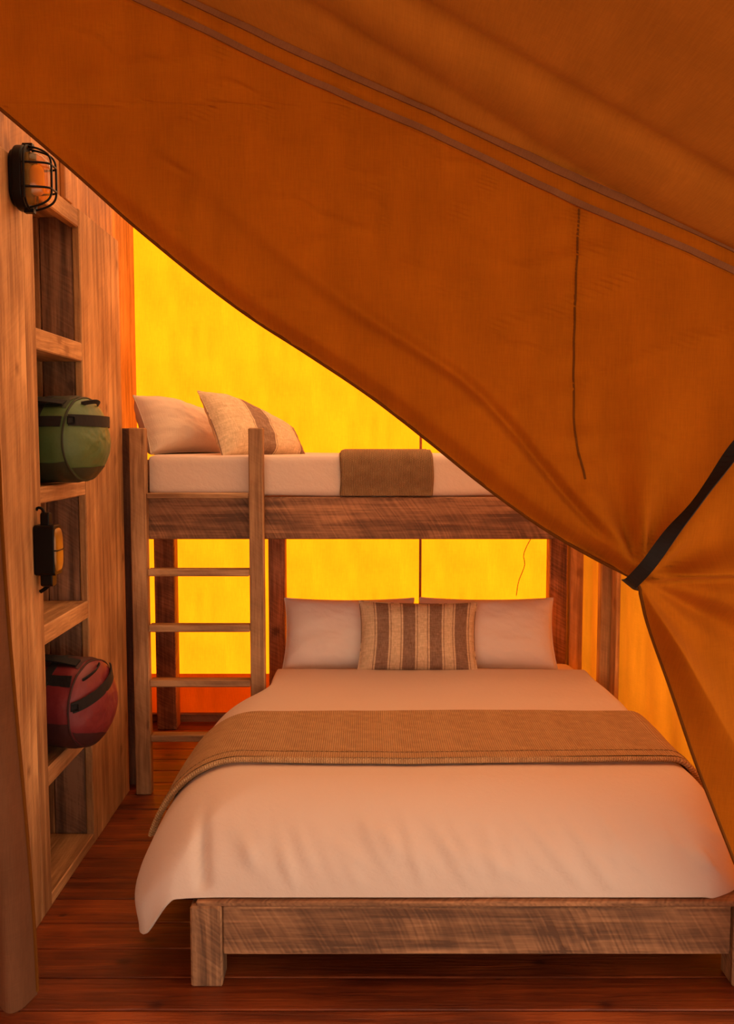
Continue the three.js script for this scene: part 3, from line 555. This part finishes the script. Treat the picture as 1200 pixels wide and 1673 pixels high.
// blanket laid across the bed: a folded slab following the duvet's section
{
  const z0 = -3.515, z1 = -2.99;
  const path = [];                                                   // left hem up, across and down: [x, h, nx, nh]
  const tOf = (z, R) => (z - HEAD) / (R.z - R.r - HEAD);
  const sec = (z, side, q) => { const t = side < 0 ? 0.5 : 4.5, p = skirt(t, q); return [p[0], p[1]]; };
  for (let k = 0; k <= 40; k++) path.push(sec(0, -1, mix(0.76, 0, k / 40)));
  for (let k = 1; k < 40; k++) path.push([mix(T.x0, T.x1, k / 40), TOP]);
  for (let k = 0; k <= 40; k++) path.push(sec(0, 1, mix(0, 0.76, k / 40)));
  const n = path.length, cum = [0]; for (let i = 1; i < n; i++) cum.push(cum[i - 1] + Math.hypot(path[i][0] - path[i - 1][0], path[i][1] - path[i - 1][1]));
  const nrm = path.map((p, i) => { const a = path[Math.max(0, i - 1)], b = path[Math.min(n - 1, i + 1)], dx = b[0] - a[0], dh = b[1] - a[1], l = Math.hypot(dx, dh); return [-dh / l, dx / l]; });
  const slabSheet = (zOf, oOf, nv, flip) => sheet(n - 1, nv, (u, v) => { const i = Math.round(u * (n - 1)), [x, h] = path[i], [a, b] = nrm[i], z = zOf(v) + 0.006 * Math.sin(x * 4 + 1) * (v > 0.5 ? 1 : -0.6), w = oOf(v) + 0.011 + wrinkle(x, h, z, 0) * 0.9; return [x + a * w, h + b * w, z, cum[i], zOf(v)]; }, flip);
  const s = thing('bed_runner', 'ribbed brown woven blanket folded across the white duvet of the double bed', 'blanket');
  const rnd = (c, sg) => (v) => c + sg * 0.009 * Math.sin(v * Math.PI);
  part('weave', mergeGeometries([
    slabSheet((v) => mix(z0, z1, v), () => 0.022, 60, true),
    slabSheet((v) => z1 + 0.011 * Math.sin(v * Math.PI), (v) => 0.022 - 0.011 * (1 - Math.cos(v * Math.PI)), 8, true),
    slabSheet((v) => z0 - 0.011 * Math.sin(v * Math.PI), (v) => 0.022 - 0.011 * (1 - Math.cos(v * Math.PI)), 8, false),
  ]), M.rib, s);
  part('folded_edge', tube(path.filter((_, i) => i % 2 === 0).map(([x, h], i2) => { const i = i2 * 2, [a, b] = nrm[i], z = z1 - 0.055 + 0.006 * Math.sin(x * 4 + 1), w = 0.032 + wrinkle(x, h, z, 0) * 0.9; return [x + a * w, h + b * w, z]; }), 0.0035, 160, 6), M.rib, s);
}

// ------------------------------------------------------------------ bunk bed
{
  const s = thing('bunk_bed', 'raised timber bunk bed spanning the tent above the double bed', 'bed');
  part('front_rail', board(-1.0, 1.16, 1.157, 1.347, -4.065, -4.11, 0.005), M.bunk, s);
  part('rear_rail', board(-1.17, 1.16, 1.157, 1.30, -4.99, -5.03, 0.005), M.bunk, s);
  part('base_board', board(-1.05, 1.16, 1.20, 1.225, -4.115, -4.985, 0.004), M.bunk, s);
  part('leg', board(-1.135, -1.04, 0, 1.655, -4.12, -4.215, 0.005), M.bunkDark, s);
  for (const [a, b] of [[-1.165, -1.055], [-0.54, -0.448], [1.0, 1.098]]) part('leg', board(a, b, 0, 1.156, -4.93, -5.03, 0.005), M.bunk, s);
  part('end_rail', board(-1.038, -1.0, 1.157, 1.51, -4.22, -4.98, 0.005), M.bunk, s);
}
{
  const s = thing('bunk_mattress', 'single mattress in a white sheet on the upper bunk', 'mattress');
  part('sheeted_body', softBox(-0.985, 1.15, 1.348, 1.536, -4.985, -4.075, 0.028, 6, 0.012), M.cotton, s);
}
{
  const s = thing('folded_throw', 'brown woven throw folded over the front edge of the bunk mattress', 'blanket');
  const path = []; // [z, h]
  for (let k = 0; k <= 10; k++) path.push([mix(-4.55, -4.11, k / 10), 1.536 + 0.002 * Math.sin(k)]);
  for (let k = 1; k <= 8; k++) { const a = k / 8 * Math.PI / 2; path.push([-4.11 + 0.04 * Math.sin(a), 1.5 + 0.036 * Math.cos(a)]); }
  for (let k = 1; k <= 10; k++) path.push([-4.07 + 0.004 * Math.sin(k * 0.6), mix(1.5, 1.352, k / 10)]);
  const n = path.length, cum = [0]; for (let i = 1; i < n; i++) cum.push(cum[i - 1] + Math.hypot(path[i][0] - path[i - 1][0], path[i][1] - path[i - 1][1]));
  const layer = (x0, x1, o, th) => {
    const N = path.map((p, i) => { const a = path[Math.max(0, i - 1)], b = path[Math.min(n - 1, i + 1)], l = Math.hypot(b[0] - a[0], b[1] - a[1]); return [-(b[1] - a[1]) / l, (b[0] - a[0]) / l]; });
    const at = (i, x, w) => [x + 0.003 * Math.sin(cum[i] * 25), path[i][1] + N[i][1] * w, path[i][0] + N[i][0] * w, x, cum[i]];
    const S = (f, nv, flip) => sheet(n - 1, nv, (u, v) => f(Math.round(u * (n - 1)), v), flip);
    return mergeGeometries([S((i, v) => at(i, mix(x0, x1, v), o + th), 24), S((i, v) => at(i, x0 - th / 2 * Math.sin(v * Math.PI), mix(o, o + th, v)), 6), S((i, v) => at(i, x1 + th / 2 * Math.sin(v * Math.PI), mix(o + th, o, v)), 6),
      sheet(24, 4, (u, v) => at(n - 1, mix(x0, x1, u), mix(o, o + th, v)))]);
  };
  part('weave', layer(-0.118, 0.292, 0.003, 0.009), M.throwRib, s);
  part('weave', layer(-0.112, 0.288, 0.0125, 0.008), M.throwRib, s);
}
// ladder
{
  const s = thing('ladder', 'wooden ladder with square rungs leading up to the bunk', 'ladder');
  part('rail', board(-1.046, -0.976, 0, 1.655, -4.0, -4.05, 0.005), M.ladder, s);
  part('rail', board(-0.522, -0.457, 0, 1.655, -4.0, -4.05, 0.005), M.ladder, s);
  for (const h of [0.245, 0.497, 0.747, 0.998]) part('rung', board(-0.975, -0.523, h, h + 0.032, -4.0, -4.055, 0.004), M.ladder, s);
  part('rung', board(-0.975, -0.523, 1.345, 1.368, -4.008, -4.062, 0.003), M.ladder, s);
}

renderer.render(scene, camera);
